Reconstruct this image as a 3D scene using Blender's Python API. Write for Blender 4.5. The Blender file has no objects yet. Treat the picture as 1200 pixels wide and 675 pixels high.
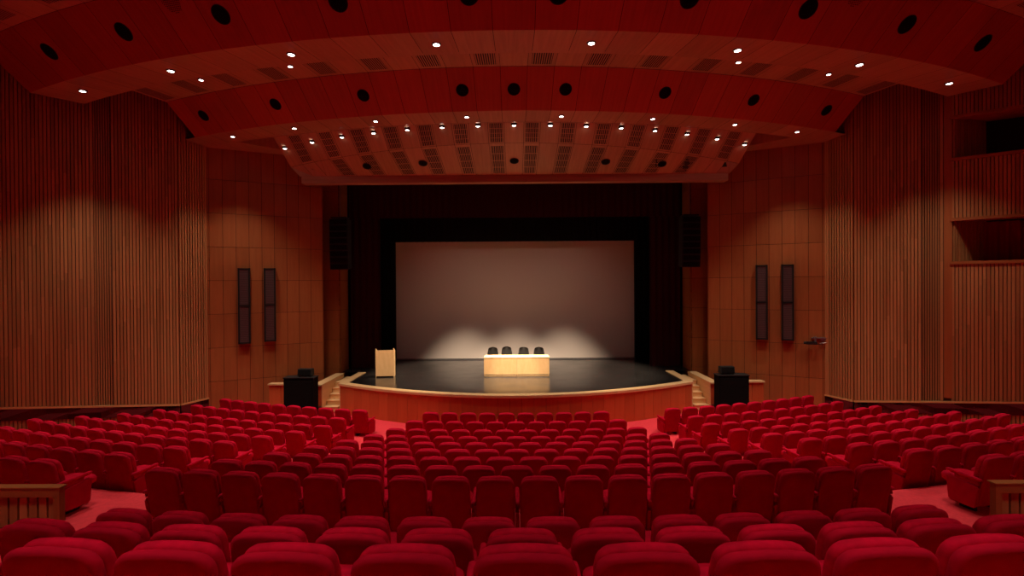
import bpy, math, random
from mathutils import Vector, Matrix
random.seed(7)
PI = math.pi
SC = bpy.context.scene
COL = SC.collection

# ------------------------------------------------------------------ camera
EYE = 4.55                      # eye height above the floor in front of the stage
cam_d = bpy.data.cameras.new('camera')
cam_d.sensor_width = 36.0
cam_d.lens = 560 / 1200 * 36.0
cam_d.clip_end = 200
cam = bpy.data.objects.new('camera', cam_d)
COL.objects.link(cam)
cam.matrix_world = (Matrix.Translation((-0.02, 0, EYE))
                    @ Matrix.Rotation(math.radians(0.30), 4, 'Z')
                    @ Matrix.Rotation(math.radians(90 - 0.36), 4, 'X')
                    @ Matrix.Rotation(math.radians(-0.38), 4, 'Z'))
SC.camera = cam
SC.view_settings.view_transform = 'Standard'
SC.view_settings.look = 'None'
SC.view_settings.gamma = 1
SC.view_settings.use_curve_mapping = False
SC.view_settings.exposure = 0.0
SC.cycles.max_bounces = 8
SC.cycles.diffuse_bounces = 6
SC.cycles.glossy_bounces = 4
SC.cycles.sample_clamp_indirect = 4
SC.cycles.caustics_reflective = False
SC.cycles.caustics_refractive = False
w = bpy.data.worlds.new('hall_dark')
w.use_nodes = True
w.node_tree.nodes['Background'].inputs[0].default_value = (0, 0, 0, 1)
w.node_tree.nodes['Background'].inputs[1].default_value = 0
SC.world = w

# light levels, all in one place (watts)
P_SOFFIT = 560      # downlights in the first hanging soffit
P_STRIP = 520       # downlights in the flat strips between the sails
P_STAGE_SOFFIT = 400
P_ROW = 90          # small row of lights at the start of the vented ceiling
P_REAR = 420        # downlights over the rear seats, above the camera
P_SPOT = 4500        # spotlights aimed at the desk
P_WASH = 72  # unseen spots added behind the ceiling lip to brighten the screen
P_POOL = 9500        # stage lights over the screen

# ------------------------------------------------------------------ materials
def nmat(name):
    m = bpy.data.materials.new(name)
    m.use_nodes = True
    nt = m.node_tree
    return m, nt, nt.nodes['Principled BSDF']

def plain(name, col, rough=0.5, metal=0.0, spec=0.5, sheen=0.0, emit=None, estr=0.0, noise=0.0, nscale=8.0, sheen_tint=None):
    m, nt, b = nmat(name)
    b.inputs['Base Color'].default_value = (*col, 1)
    b.inputs['Roughness'].default_value = rough
    b.inputs['Metallic'].default_value = metal
    b.inputs['Specular IOR Level'].default_value = spec
    if sheen:
        b.inputs['Sheen Weight'].default_value = sheen
        b.inputs['Sheen Roughness'].default_value = 0.4
        b.inputs['Sheen Tint'].default_value = (*(sheen_tint or col), 1)
    if emit:
        b.inputs['Emission Color'].default_value = (*emit, 1)
        b.inputs['Emission Strength'].default_value = estr
    if noise:
        tc = nt.nodes.new('ShaderNodeTexCoord')
        n = nt.nodes.new('ShaderNodeTexNoise')
        n.inputs['Scale'].default_value = nscale
        n.inputs['Detail'].default_value = 4
        nt.links.new(tc.outputs['Object'], n.inputs['Vector'])
        mr = nt.nodes.new('ShaderNodeMapRange')
        mr.inputs[1].default_value = 0.3; mr.inputs[2].default_value = 0.7
        mr.inputs[3].default_value = 1 - noise; mr.inputs[4].default_value = 1 + noise
        nt.links.new(n.outputs[0], mr.inputs[0])
        vm = nt.nodes.new('ShaderNodeVectorMath'); vm.operation = 'SCALE'
        vm.inputs[0].default_value = col
        nt.links.new(mr.outputs[0], vm.inputs[3])
        nt.links.new(vm.outputs[0], b.inputs['Base Color'])
    return m

def wood(name, dark, light, rough=0.45, spec=0.35, grain=(14.0, 0.8), var=0.35):
    """Wood veneer: grain runs along UV v (metres); each board differs by its 'rnd' attribute."""
    m, nt, b = nmat(name)
    N, L = nt.nodes, nt.links
    uv = N.new('ShaderNodeUVMap')
    at = N.new('ShaderNodeAttribute'); at.attribute_name = 'rnd'
    mp = N.new('ShaderNodeMapping'); mp.inputs['Scale'].default_value = (grain[0], grain[1], 1)
    L.new(uv.outputs[0], mp.inputs[0])
    cx = N.new('ShaderNodeCombineXYZ')
    mu = N.new('ShaderNodeMath'); mu.operation = 'MULTIPLY'; mu.inputs[1].default_value = 57
    L.new(at.outputs['Fac'], mu.inputs[0]); L.new(mu.outputs[0], cx.inputs[2]); L.new(mu.outputs[0], cx.inputs[0])
    ad = N.new('ShaderNodeVectorMath'); ad.operation = 'ADD'
    L.new(mp.outputs[0], ad.inputs[0]); L.new(cx.outputs[0], ad.inputs[1])
    n1 = N.new('ShaderNodeTexNoise'); n1.inputs['Scale'].default_value = 1.0; n1.inputs['Detail'].default_value = 5
    n1.inputs['Roughness'].default_value = 0.6; n1.inputs['Distortion'].default_value = 0.4
    L.new(ad.outputs[0], n1.inputs['Vector'])
    mr = N.new('ShaderNodeMapRange'); mr.inputs[1].default_value = 0.3; mr.inputs[2].default_value = 0.7
    mr.inputs[3].default_value = 0; mr.inputs[4].default_value = 1 - var
    L.new(n1.outputs[0], mr.inputs[0])
    m2 = N.new('ShaderNodeMath'); m2.operation = 'MULTIPLY'; m2.inputs[1].default_value = var
    L.new(at.outputs['Fac'], m2.inputs[0])
    a2 = N.new('ShaderNodeMath'); a2.operation = 'ADD'
    L.new(mr.outputs[0], a2.inputs[0]); L.new(m2.outputs[0], a2.inputs[1])
    mx = N.new('ShaderNodeMix'); mx.data_type = 'RGBA'
    mx.inputs[6].default_value = (*dark, 1); mx.inputs[7].default_value = (*light, 1)
    L.new(a2.outputs[0], mx.inputs[0]); L.new(mx.outputs[2], b.inputs['Base Color'])
    b.inputs['Roughness'].default_value = rough
    b.inputs['Specular IOR Level'].default_value = spec
    bp = N.new('ShaderNodeBump'); bp.inputs['Strength'].default_value = 0.04; bp.inputs['Distance'].default_value = 0.01
    L.new(n1.outputs[0], bp.inputs['Height']); L.new(bp.outputs[0], b.inputs['Normal'])
    return m

M = {}
M['ceiling_wood'] = wood('ceiling_cherry_veneer', (0.36, 0.18, 0.095), (0.58, 0.31, 0.17), var=0.5)
M['fascia_wood'] = wood('red_veneer', (0.34, 0.065, 0.026), (0.54, 0.105, 0.042), var=0.5)  # redder veneer than the soffits and strips
M['panel_wood'] = wood('wall_cherry_veneer', (0.32, 0.095, 0.028), (0.45, 0.145, 0.045), var=0.5)
M['slat_wood'] = wood('slat_wood', (0.35, 0.145, 0.052), (0.58, 0.25, 0.095), grain=(20, 0.6), var=0.65)
M['apron_wood'] = wood('apron_cherry_veneer', (0.50, 0.10, 0.03), (0.64, 0.145, 0.045), var=0.6)
M['light_wood'] = wood('pale_maple', (0.74, 0.46, 0.21), (0.86, 0.58, 0.30), rough=0.35, var=0.3)
M['desk_wood'] = wood('pale_beech_veneer', (0.70, 0.44, 0.20), (0.80, 0.53, 0.27), rough=0.4, grain=(3, 9), var=0.2)
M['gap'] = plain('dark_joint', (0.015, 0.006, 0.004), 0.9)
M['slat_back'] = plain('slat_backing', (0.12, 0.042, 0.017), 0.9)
M['vent'] = plain('vent_dark', (0.03, 0.015, 0.01), 0.8)
M['velvet'] = plain('red_velvet', (0.52, 0.001, 0.025), 0.85, spec=0.1, sheen=0.5, noise=0.22, nscale=13, sheen_tint=(0.95, 0.0, 0.03))
M['velvet_back'] = plain('red_velvet_back', (0.44, 0.001, 0.021), 0.88, spec=0.1, sheen=0.12, noise=0.10, nscale=9, sheen_tint=(0.95, 0.0, 0.03))
M['carpet'] = plain('red_carpet', (0.75, 0.05, 0.07), 0.95, spec=0.1, sheen=0.2, noise=0.08, nscale=20, sheen_tint=(0.9, 0.1, 0.1))
M['black'] = plain('black_paint', (0.006, 0.005, 0.005), 0.6)
M['black_cloth'] = plain('black_drape', (0.006, 0.005, 0.005), 0.95, spec=0.1)
M['maroon'] = plain('dark_maroon_drape', (0.045, 0.006, 0.007), 0.95, spec=0.1, sheen=0.1, sheen_tint=(0.3, 0.05, 0.05))
M['curtain'] = plain('box_curtain', (0.28, 0.008, 0.012), 0.95, spec=0.1)
M['screen'] = plain('projection_screen', (0.62, 0.56, 0.53), 0.85, spec=0.2)
M['grille'] = plain('speaker_grille', (0.13, 0.075, 0.082), 0.6, noise=0.1, nscale=60)
M['brass'] = plain('brass', (0.80, 0.58, 0.24), 0.40, metal=0.55)
M['glossy_band'] = plain('polished_dark_red_band', (0.025, 0.004, 0.003), 0.04, spec=1.0)
M['ring'] = plain('dark_trim_ring', (0.02, 0.015, 0.015), 0.4)
M['lamp'] = plain('lamp_lens', (1, 1, 1), 0.5, emit=(1.0, 0.95, 0.9), estr=14)
M['metal'] = plain('grey_metal', (0.32, 0.32, 0.34), 0.4, metal=0.8)
M['steel'] = plain('brushed_steel', (0.5, 0.48, 0.44), 0.35, metal=1.0)
M['seat_plastic'] = plain('black_shell', (0.005, 0.004, 0.004), 0.75, spec=.2)
# stage floor: black, glossy, faintly scuffed
m, nt, b = nmat('stage_floor_black')
b.inputs['Base Color'].default_value = (0.012, 0.011, 0.011, 1)
b.inputs['Specular IOR Level'].default_value = 0.5
tc = nt.nodes.new('ShaderNodeTexCoord'); no = nt.nodes.new('ShaderNodeTexNoise')
no.inputs['Scale'].default_value = 1.3; no.inputs['Detail'].default_value = 6
nt.links.new(tc.outputs['Object'], no.inputs['Vector'])
mr = nt.nodes.new('ShaderNodeMapRange'); mr.inputs[1].default_value = .3; mr.inputs[2].default_value = .7
mr.inputs[3].default_value = 0.13; mr.inputs[4].default_value = 0.26
nt.links.new(no.outputs[0], mr.inputs[0]); nt.links.new(mr.outputs[0], b.inputs['Roughness'])
no2 = nt.nodes.new('ShaderNodeTexNoise'); no2.inputs['Scale'].default_value = 5; no2.inputs['Detail'].default_value = 8
mp = nt.nodes.new('ShaderNodeMapping'); mp.inputs['Scale'].default_value = (0.6, 3, 1)
nt.links.new(tc.outputs['Object'], mp.inputs[0]); nt.links.new(mp.outputs[0], no2.inputs['Vector'])
cr = nt.nodes.new('ShaderNodeValToRGB'); cr.color_ramp.elements[0].position = .66; cr.color_ramp.elements[1].position = .78
cr.color_ramp.elements[0].color = (0.012, 0.011, 0.011, 1); cr.color_ramp.elements[1].color = (0.06, 0.055, 0.05, 1)
nt.links.new(no2.outputs[0], cr.inputs[0]); nt.links.new(cr.outputs[0], b.inputs['Base Color'])
M['stage_floor'] = m

# ------------------------------------------------------------------ mesh builder
class MB:
    def __init__(s):
        s.v = []; s.f = []; s.uv = []; s.rnd = []; s.mi = []; s.mats = []; s.sm = []
    def mat(s, m):
        if m not in s.mats: s.mats.append(m)
        return s.mats.index(m)
    def face(s, pts, m, uvs=None, rnd=0.5, smooth=False):
        n = len(s.v)
        s.v += [tuple(p) for p in pts]
        s.f.append(tuple(range(n, n + len(pts))))
        s.uv += list(uvs) if uvs else [(p[0], p[2]) for p in pts]
        s.rnd.append(rnd); s.mi.append(s.mat(m)); s.sm.append(smooth)
    def grid(s, rings, m, closed=True, caps=(True, True), smooth=True, rnd=0.5):
        """skin a list of rings (each the same number of points)"""
        n0 = len(s.v); k = len(rings[0])
        for r in rings: s.v += [tuple(p) for p in r]
        mi = s.mat(m)
        for i in range(len(rings) - 1):
            for j in range(k if closed else k - 1):
                a = n0 + i * k + j; b_ = n0 + i * k + (j + 1) % k
                s.f.append((a, b_, b_ + k, a + k))
                s.uv += [(s.v[q][0], s.v[q][2]) for q in s.f[-1]]
                s.rnd.append(rnd); s.mi.append(mi); s.sm.append(smooth)
        if closed:
            for c, i in ((0, 0), (1, len(rings) - 1)):
                if caps[c]:
                    idx = [n0 + i * k + j for j in range(k)]
                    if c == 0: idx.reverse()
                    s.f.append(tuple(idx)); s.uv += [(s.v[q][0], s.v[q][2]) for q in idx]
                    s.rnd.append(rnd); s.mi.append(mi); s.sm.append(smooth)
    def prism(s, pts, d, m, rnd=0.5, vaxis=None):
        """extrude polygon pts (3D list) along vector d; grain along vaxis"""
        pts = [Vector(p) for p in pts]; d = Vector(d)
        va = Vector(vaxis).normalized() if vaxis else Vector((0, 0, 1))
        def uvof(ps, nrm):
            ua = va.cross(nrm)
            if ua.length < 1e-4:
                ua = nrm.orthogonal()
                return [(p.dot(ua.normalized()), p.dot(nrm.cross(ua).normalized())) for p in ps]
            ua.normalize()
            return [(p.dot(ua), p.dot(va)) for p in ps]
        nrm = (pts[1] - pts[0]).cross(pts[2] - pts[0]).normalized()
        s.face(pts, m, uvof(pts, nrm), rnd)
        q = [p + d for p in pts]
        s.face(q[::-1], m, uvof(q[::-1], nrm), rnd)
        k = len(pts)
        for i in range(k):
            j = (i + 1) % k
            fc = [pts[j], pts[i], q[i], q[j]]
            nn = (fc[1] - fc[0]).cross(fc[2] - fc[0])
            if nn.length < 1e-9: continue
            s.face(fc, m, uvof(fc, nn.normalized()), rnd)
    def box(s, c, size, m, ax=None, ay=None, rnd=0.5, vaxis=None):
        """box centred at c, size (x,y,z) in the frame ax, ay, up"""
        ax = Vector(ax).normalized() if ax else Vector((1, 0, 0))
        ay = Vector(ay).normalized() if ay else Vector((-ax.y, ax.x, 0))
        az = ax.cross(ay).normalized()
        c = Vector(c); hx, hy, hz = [q / 2 for q in size]
        base = [c + ax * (sx * hx) + ay * (sy * hy) - az * hz for sx, sy in ((-1, -1), (1, -1), (1, 1), (-1, 1))]
        if vaxis is None:
            vaxis = (ax, ay, az)[max(range(3), key=lambda i: size[i])]
        s.prism(base, az * (2 * hz), m, rnd, vaxis)
    def tube(s, p0, p1, r, m, n=12, r1=None, smooth=True):
        p0 = Vector(p0); p1 = Vector(p1); d = (p1 - p0).normalized()
        u = d.orthogonal().normalized(); v_ = d.cross(u)
        r1 = r if r1 is None else r1
        R = [[p + (u * math.cos(2 * PI * j / n) + v_ * math.sin(2 * PI * j / n)) * rr for j in range(n)] for p, rr in ((p0, r), (p1, r1))]
        s.grid(R, m, smooth=False)
    def build(s, name, parent=None, **props):
        me = bpy.data.meshes.new(name)
        me.from_pydata(s.v, [], s.f)
        for m_ in s.mats: me.materials.append(m_)
        me.polygons.foreach_set('material_index', s.mi)
        me.polygons.foreach_set('use_smooth', s.sm)
        l = me.uv_layers.new(name='UVMap')
        l.data.foreach_set('uv', [c for p in s.uv for c in p])
        a = me.attributes.new('rnd', 'FLOAT', 'FACE')
        a.data.foreach_set('value', s.rnd)
        me.validate(); me.update()
        o = bpy.data.objects.new(name, me)
        COL.objects.link(o)
        if parent: o.parent = parent
        for k_, v_ in props.items(): o[k_] = v_
        return o

def thing(name, label, cat, loc=(0, 0, 0), rz=0.0, group=None):
    o = bpy.data.objects.new(name, None); o.empty_display_size = 0.1
    COL.objects.link(o)
    o.location = loc; o.rotation_euler = (0, 0, rz)
    o['label'] = label; o['category'] = cat
    if group: o['group'] = group
    return o
def tag(o, label, cat, group=None):
    o['label'] = label; o['category'] = cat
    if group: o['group'] = group
    return o
def dup(root, loc, rot, label, group=None):
    r = root.copy(); COL.objects.link(r); r.location = loc; r.rotation_euler = rot
    r['label'] = label
    if group: r['group'] = group
    for ch in list(root.children):
        c = ch.copy(); COL.objects.link(c); c.parent = r
        for g in list(ch.children):
            d = g.copy(); COL.objects.link(d); d.parent = c
    return r
def struct(mb, name): return mb.build(name, kind='structure')
rr = random.random
def Z(h): return EYE + h          # height given relative to the eye

ORD = ['', 'first', 'second', 'third', 'fourth', 'fifth', 'sixth', 'seventh', 'eighth', 'ninth', 'tenth', 'eleventh', 'twelfth',
       'thirteenth', 'fourteenth', 'fifteenth', 'sixteenth', 'seventeenth', 'eighteenth', 'nineteenth', 'twentieth']

# ------------------------------------------------------------------ floor (curved terraces about (0, 39))
FC = 39.0
SEAT_H = 0.84
ROWS = {1: (14.0, 3.75), 2: (13.0, 3.72), 3: (12.0, 3.64), 4: (11.02, 3.50), 5: (10.02, 3.31), 6: (9.03, 3.11),
        7: (8.04, 2.90), 8: (7.04, 2.67), 9: (6.05, 2.43), 10: (4.18, 2.045), 11: (3.13, 1.61), 12: (2.22, 1.22)}
FLOOR_Z = {i: EYE - h - SEAT_H for i, (y, h) in ROWS.items()}
fl = MB()
def arc_pt(R, th, z, c=FC): return (R * math.sin(th), c - R * math.cos(th), z)
levels = []     # (R_outer, R_inner, z)
for i in range(1, 13):
    R = FC - ROWS[i][0]
    Ro = R + 0.06
    Ri = {1: 20.0}.get(i, (FC - ROWS[i - 1][0]) + 0.06) if i > 1 else 14.0
    if i == 10:
        levels.append((FC - 5.13, Ri, FLOOR_Z[9]))
        Ri = FC - 5.13
    levels.append((Ro, Ri, FLOOR_Z[i]))
levels.append((FC + 6, FC - ROWS[12][0] + 0.06, FLOOR_Z[12] + 0.42))
TH = 0.62
NS = 60
levels.sort()
prevz = None
for (Ro, Ri, z) in levels:
    for k in range(NS):
        a, c_ = -TH + 2 * TH * k / NS, -TH + 2 * TH * (k + 1) / NS
        lv = z
        if abs(Ri * math.sin((a + c_) / 2)) > 12.1 and .1 < z < .9:
            lv = z - .3          # side strip beyond the seat rows lies lower, down at the wall foot
            e_ = a if a > 0 else c_
            if abs(Ri * math.sin(e_)) < 12.5 or abs(Ri * math.sin((a + c_) / 2 - math.copysign(2 * TH / NS, a))) <= 12.1:
                fl.face([arc_pt(Ro, e_, z), arc_pt(Ri, e_, z), arc_pt(Ri, e_, lv), arc_pt(Ro, e_, lv)], M['carpet'])
            fl.face([arc_pt(Ro, a, lv), arc_pt(Ro, c_, lv), arc_pt(Ri, c_, lv), arc_pt(Ri, a, lv)], M['carpet'])
            fl.face([arc_pt(Ro, a, lv), arc_pt(Ro, c_, lv), arc_pt(Ro, c_, lv + .3), arc_pt(Ro, a, lv + .3)], M['carpet'])
            continue
        fl.face([arc_pt(Ro, a, z), arc_pt(Ro, c_, z), arc_pt(Ri, c_, z), arc_pt(Ri, a, z)], M['carpet'])
        if prevz is not None and abs(prevz - z) > 1e-4:
            fl.face([arc_pt(Ri, a, z), arc_pt(Ri, c_, z), arc_pt(Ri, c_, prevz), arc_pt(Ri, a, prevz)], M['carpet'])
    prevz = z
floor = struct(fl, 'floor')

# ------------------------------------------------------------------ ceiling sails (arcs about (0, 41.1))
CC = 41.1
A1, A2 = 0.0286, 0.0263
def cpt(R, h, th): return (R * math.sin(th), CC - R * math.cos(th), Z(h))
def band(Ra, ha, Rb, hb, a, n, name, thick=0.05, gap=0.011, vents=None, back=True, wood_='ceiling_wood'):
    """a sail surface between two arcs, n panels of angle a with open dark joints between them"""
    mb = MB()
    up = Vector((0, hb - ha, 0))
    g = gap / ((Ra + Rb) / 2) / 2
    for k in range(n):
        t0 = (k - n / 2) * a; t1 = t0 + a
        sub = 2
        r_ = rr()
        vent = vents and vents(k - (n - 1) // 2)
        for q in range(sub):
            u0 = t0 + (g if q == 0 else a * q / sub); u1 = t0 + (a * (q + 1) / sub - (g if q == sub - 1 else 0))
            P = [Vector(cpt(Ra, ha, u0)), Vector(cpt(Ra, ha, u1)), Vector(cpt(Rb, hb, u1)), Vector(cpt(Rb, hb, u0))]
            L_ = (P[3] - P[0]).length
            uvs = [(u0 * Ra, 0), (u1 * Ra, 0), (u1 * Ra, L_), (u0 * Ra, L_)]
            mb.face(P, M[wood_], uvs, r_)
        if vent:
            # slotted air grille: a dark recess field crossed by thin wooden bars
            s0, s1, w0, w1 = vent
            def q(s_, u_): 
                R_ = Ra + (Rb - Ra) * s_; h_ = ha + (hb - ha) * s_
                p = cpt(R_, h_, t0 + a * u_); return Vector((p[0], p[1], p[2] - 0.006))
            mb.face([q(s0, w0), q(s0, w1), q(s1, w1), q(s1, w0)], M['vent'])
            nb = 9
            for b_ in range(nb):
                x0 = w0 + (w1 - w0) * (b_ + .25) / nb; x1 = w0 + (w1 - w0) * (b_ + .7) / nb
                dz = Vector((0, 0, -0.008))
                mb.face([q(s0, x0) + dz, q(s0, x1) + dz, q(s1, x1) + dz, q(s1, x0) + dz], M['ceiling_wood'], None, r_)
            for e0, e1 in ((s0 - .035, s0), (s1, s1 + .035)):
                dz = Vector((0, 0, -0.01))
                mb.face([q(e0, w0 - .04) + dz, q(e0, w1 + .04) + dz, q(e1, w1 + .04) + dz, q(e1, w0 - .04) + dz], M['ceiling_wood'], None, r_)
            for e0, e1 in ((w0 - .04, w0), (w1, w1 + .04)):
                dz = Vector((0, 0, -0.01))
                mb.face([q(s0, e0) + dz, q(s0, e1) + dz, q(s1, e1) + dz, q(s1, e0) + dz], M['ceiling_wood'], None, r_)
    if back:
        # substrate seen through the open joints
        nn = n * 2
        d = Vector((0, -(hb - ha), (Ra - Rb)))       # rough normal pointing up/back
        Pa, Pb = Vector((0, -Ra, ha)), Vector((0, -Rb, hb))
        nrm = Vector((0, -(hb - ha), (-Rb + Ra))).normalized()
        if nrm.z < 0: nrm = -nrm
        for k in range(nn):
            u0 = -n / 2 * a + n * a * k / nn; u1 = -n / 2 * a + n * a * (k + 1) / nn
            o_ = nrm * thick
            P = []
            for (R_, h_, u_) in ((Ra, ha, u0), (Ra, ha, u1), (Rb, hb, u1), (Rb, hb, u0)):
                P.append(cpt(R_ - o_.y * -1 if False else R_, h_ + o_.z, u_))
            mb.face(P, M['gap'])
    return struct(mb, name)

T1 = 31 * A1 / 2; T2 = 31 * A2 / 2
def v_strip1(k): return (0.08, 0.97, 0.1, 0.9) if abs(k) % 2 == 1 else None
def v_strip0(k): return (0.08, 0.97, 0.1, 0.9) if abs(k) % 2 == 1 else None
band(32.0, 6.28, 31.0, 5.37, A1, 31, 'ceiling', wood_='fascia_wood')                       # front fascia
band(31.0, 5.37, 29.8, 5.47, A1, 31, 'ceiling')                       # its soffit
band(30.4, 5.96, 28.1, 5.94, A2, 31, 'ceiling', vents=lambda k: (0.36, 0.95, 0.14, 0.86) if abs(k) % 2 == 1 else None)
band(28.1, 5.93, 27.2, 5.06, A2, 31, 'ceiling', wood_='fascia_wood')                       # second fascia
band(27.2, 5.06, 26.4, 5.00, A2, 33, 'ceiling')                       # second soffit
band(35.2, 6.31, 32.0, 6.29, A1, 31, 'ceiling', vents=lambda k: (0.60, 0.93, 0.14, 0.86) if abs(k) % 2 == 1 else None)
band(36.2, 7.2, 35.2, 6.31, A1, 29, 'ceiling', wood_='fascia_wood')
band(43.5, 7.2, 36.2, 7.2, A1, 29, 'ceiling')
# back edges of the two hanging sails and a dark void above everything
mb = MB()
for (R, h0, h1, T) in ((29.8, 5.47, 5.62, T1), (26.4, 5.0, 5.2, T2)):
    for k in range(40):
        a, c_ = -T + 2 * T * k / 40, -T + 2 * T * (k + 1) / 40
        if R < 27 and abs((a + c_) / 2) < 0.31: continue
        mb.face([cpt(R, h0, a), cpt(R, h0, c_), cpt(R, h1, c_), cpt(R, h1, a)], M['ceiling_wood'])
for (Ra, ha, Rb, hb, T) in ((32.0, 6.30, 31.0, 5.39, T1), (31.0, 5.37, 29.8, 5.47, T1), (28.1, 5.93, 27.2, 5.06, T2)):
    for sgn in (-1, 1):   # end cheeks give the sails their thickness
        pts = [cpt(Ra, ha, sgn * T), cpt(Rb, hb, sgn * T), cpt(Rb - .12, hb + .12, sgn * T), cpt(Ra - .12, ha + .12, sgn * T)]
        mb.face(pts, M['gap'])
struct(mb, 'ceiling')
mb = MB()
mb.face([(-22, -8, Z(7.6)), (22, -8, Z(7.6)), (22, 26, Z(7.6)), (-22, 26, Z(7.6))], M['slat_back'])
struct(mb, 'ceiling')

# vented ceiling that falls from the second sail to the proscenium
def curveA(X): return Vector((X, CC - math.sqrt(26.4 ** 2 - X * X), Z(5.0)))
def curveM(X): return Vector((X, 15.45 + .027 * X * X, Z(4.58 - .0043 * X * X)))
def curveB(X): return Vector((X * .96, 17.22, Z(3.96)))
mb = MB()
EDGE = 8.05
XS = sorted(set([-EDGE, EDGE] + [1.12 * (k + o) for k in range(-7, 8) for o in (-.27, .27) if abs(1.12 * (k + o)) < EDGE - .1]))
def quad_uv(P, rnd=0.5, mat_=None, inset=0.006, dz=0.0):
    c = (P[0] + P[1] + P[2] + P[3]) / 4
    ua = (P[1] - P[0]).normalized(); va = (P[3] - P[0]).normalized()
    Q = [P[0] + ua * inset + va * inset, P[1] - ua * inset + va * inset, P[2] - ua * inset - va * inset, P[3] + ua * inset - va * inset]
    Q = [q + Vector((0, 0, dz)) for q in Q]
    mb.face(Q, mat_ or M['ceiling_wood'], [(q.x, q.y) for q in Q], rnd)
for (f0, f1, tag_) in ((curveA, curveM, 0), (curveM, curveB, 1)):
    for i in range(len(XS) - 1):
        x0, x1 = XS[i], XS[i + 1]
        mid = (x0 + x1) / 2
        lane = mid / 1.12
        is_vent = abs(abs(lane) % 1 - .5) < .1 and abs(mid) < 7.6
        if tag_ == 1 and abs(mid) > 6.9: is_vent = False
        nsub = 1
        P = [f0(x0), f0(x1), f1(x1), f1(x0)]
        if (P[3] - P[0]).length < .02: continue
        r_ = rr()
        quad_uv(P, r_)
        if is_vent:
            def q(u_, s_): return P[0].lerp(P[1], u_).lerp(P[3].lerp(P[2], u_), s_) + Vector((0, 0, -.008))
            s0, s1 = (0.03, .93) if tag_ == 0 else (.07, .93)
            mb.face([q(.09, s0), q(.91, s0), q(.91, s1), q(.09, s1)], M['vent'])
            for b_ in range(7):
                u0 = .09 + .82 * (b_ + .3) / 7; u1 = .09 + .82 * (b_ + .65) / 7
                d_ = Vector((0, 0, -.006))
                mb.face([q(u0, s0) + d_, q(u1, s0) + d_, q(u1, s1) + d_, q(u0, s1) + d_], M['ceiling_wood'], None, r_)
            for b_ in range(1, 4):
                d_ = Vector((0, 0, -.010)); ss = s0 + (s1 - s0) * b_ / 4
                mb.face([q(.09, ss - .008) + d_, q(.91, ss - .008) + d_, q(.91, ss + .008) + d_, q(.09, ss + .008) + d_], M['ceiling_wood'], None, r_)
for (f0, f1) in ((curveA, curveM), (curveM, curveB)):     # dark substrate
    P = [f0(-EDGE), f0(0), f0(EDGE), f1(EDGE), f1(0), f1(-EDGE)]
    for i in range(24):
        x0 = -EDGE + 2 * EDGE * i / 24; x1 = -EDGE + 2 * EDGE * (i + 1) / 24
        mb.face([p + Vector((0, 0, .04)) for p in (f0(x0), f0(x1), f1(x1), f1(x0))], M['gap'])
xb = EDGE * .96 - .05
mb.prism([(-xb, 17.22, Z(3.96)), (xb, 17.22, Z(3.96)), (xb, 17.22, Z(3.71)), (-xb, 17.22, Z(3.71))], (0, .35, 0), M['ceiling_wood'], .3, (1, 0, 0))
struct(mb, 'ceiling')
# side soffits beside the vented ceiling, each with its triangular recess
for sgn in (-1, 1):
    mb = MB()
    tri_a = Vector(curveA(sgn * 9.55)); tri_b = Vector(curveA(sgn * 8.05)); tri_c = Vector((sgn * 8.35, 17.6, Z(5.0)))
    outer = [curveA(sgn * x) for x in (9.55, 10.2, 10.8, 11.4)]
    def fl_(pts, z=0.0, m_='ceiling_wood'):
        P = [Vector((p[0], p[1], Z(5.0) + z)) for p in pts]
        if sgn < 0: P = P[::-1]
        mb.face(P, M[m_], [(p[0], p[1]) for p in P], .4)
    fl_([outer[0], tri_c, (sgn * 8.8, 18.6)] + [(sgn * 11.9, 18.6), (sgn * 11.9, outer[3][1]), outer[3], outer[2], outer[1]])
    fl_([tri_a, tri_b, tri_c], .40)
    for p, q in ((tri_a, tri_b), (tri_a, tri_c), (tri_b, tri_c)):
        mb.face([p, q, q + Vector((0, 0, .45)), p + Vector((0, 0, .45))], M['ceiling_wood'])
    # cheek between the flat soffit and the vented ceiling
    mb.face([curveA(sgn * EDGE), curveM(sgn * EDGE), curveB(sgn * EDGE), curveB(sgn * EDGE) + Vector((0, 0, 1.5)), curveA(sgn * EDGE) + Vector((0, 0, .45))], M['ceiling_wood'])
    mb.face([tri_c, (sgn * 8.8, 18.6, Z(5.0)), (sgn * 7.6, 18.6, Z(5.0)), tri_c + Vector((-sgn * .6, 0, 0))], M['ceiling_wood'])
    struct(mb, 'ceiling')

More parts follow.
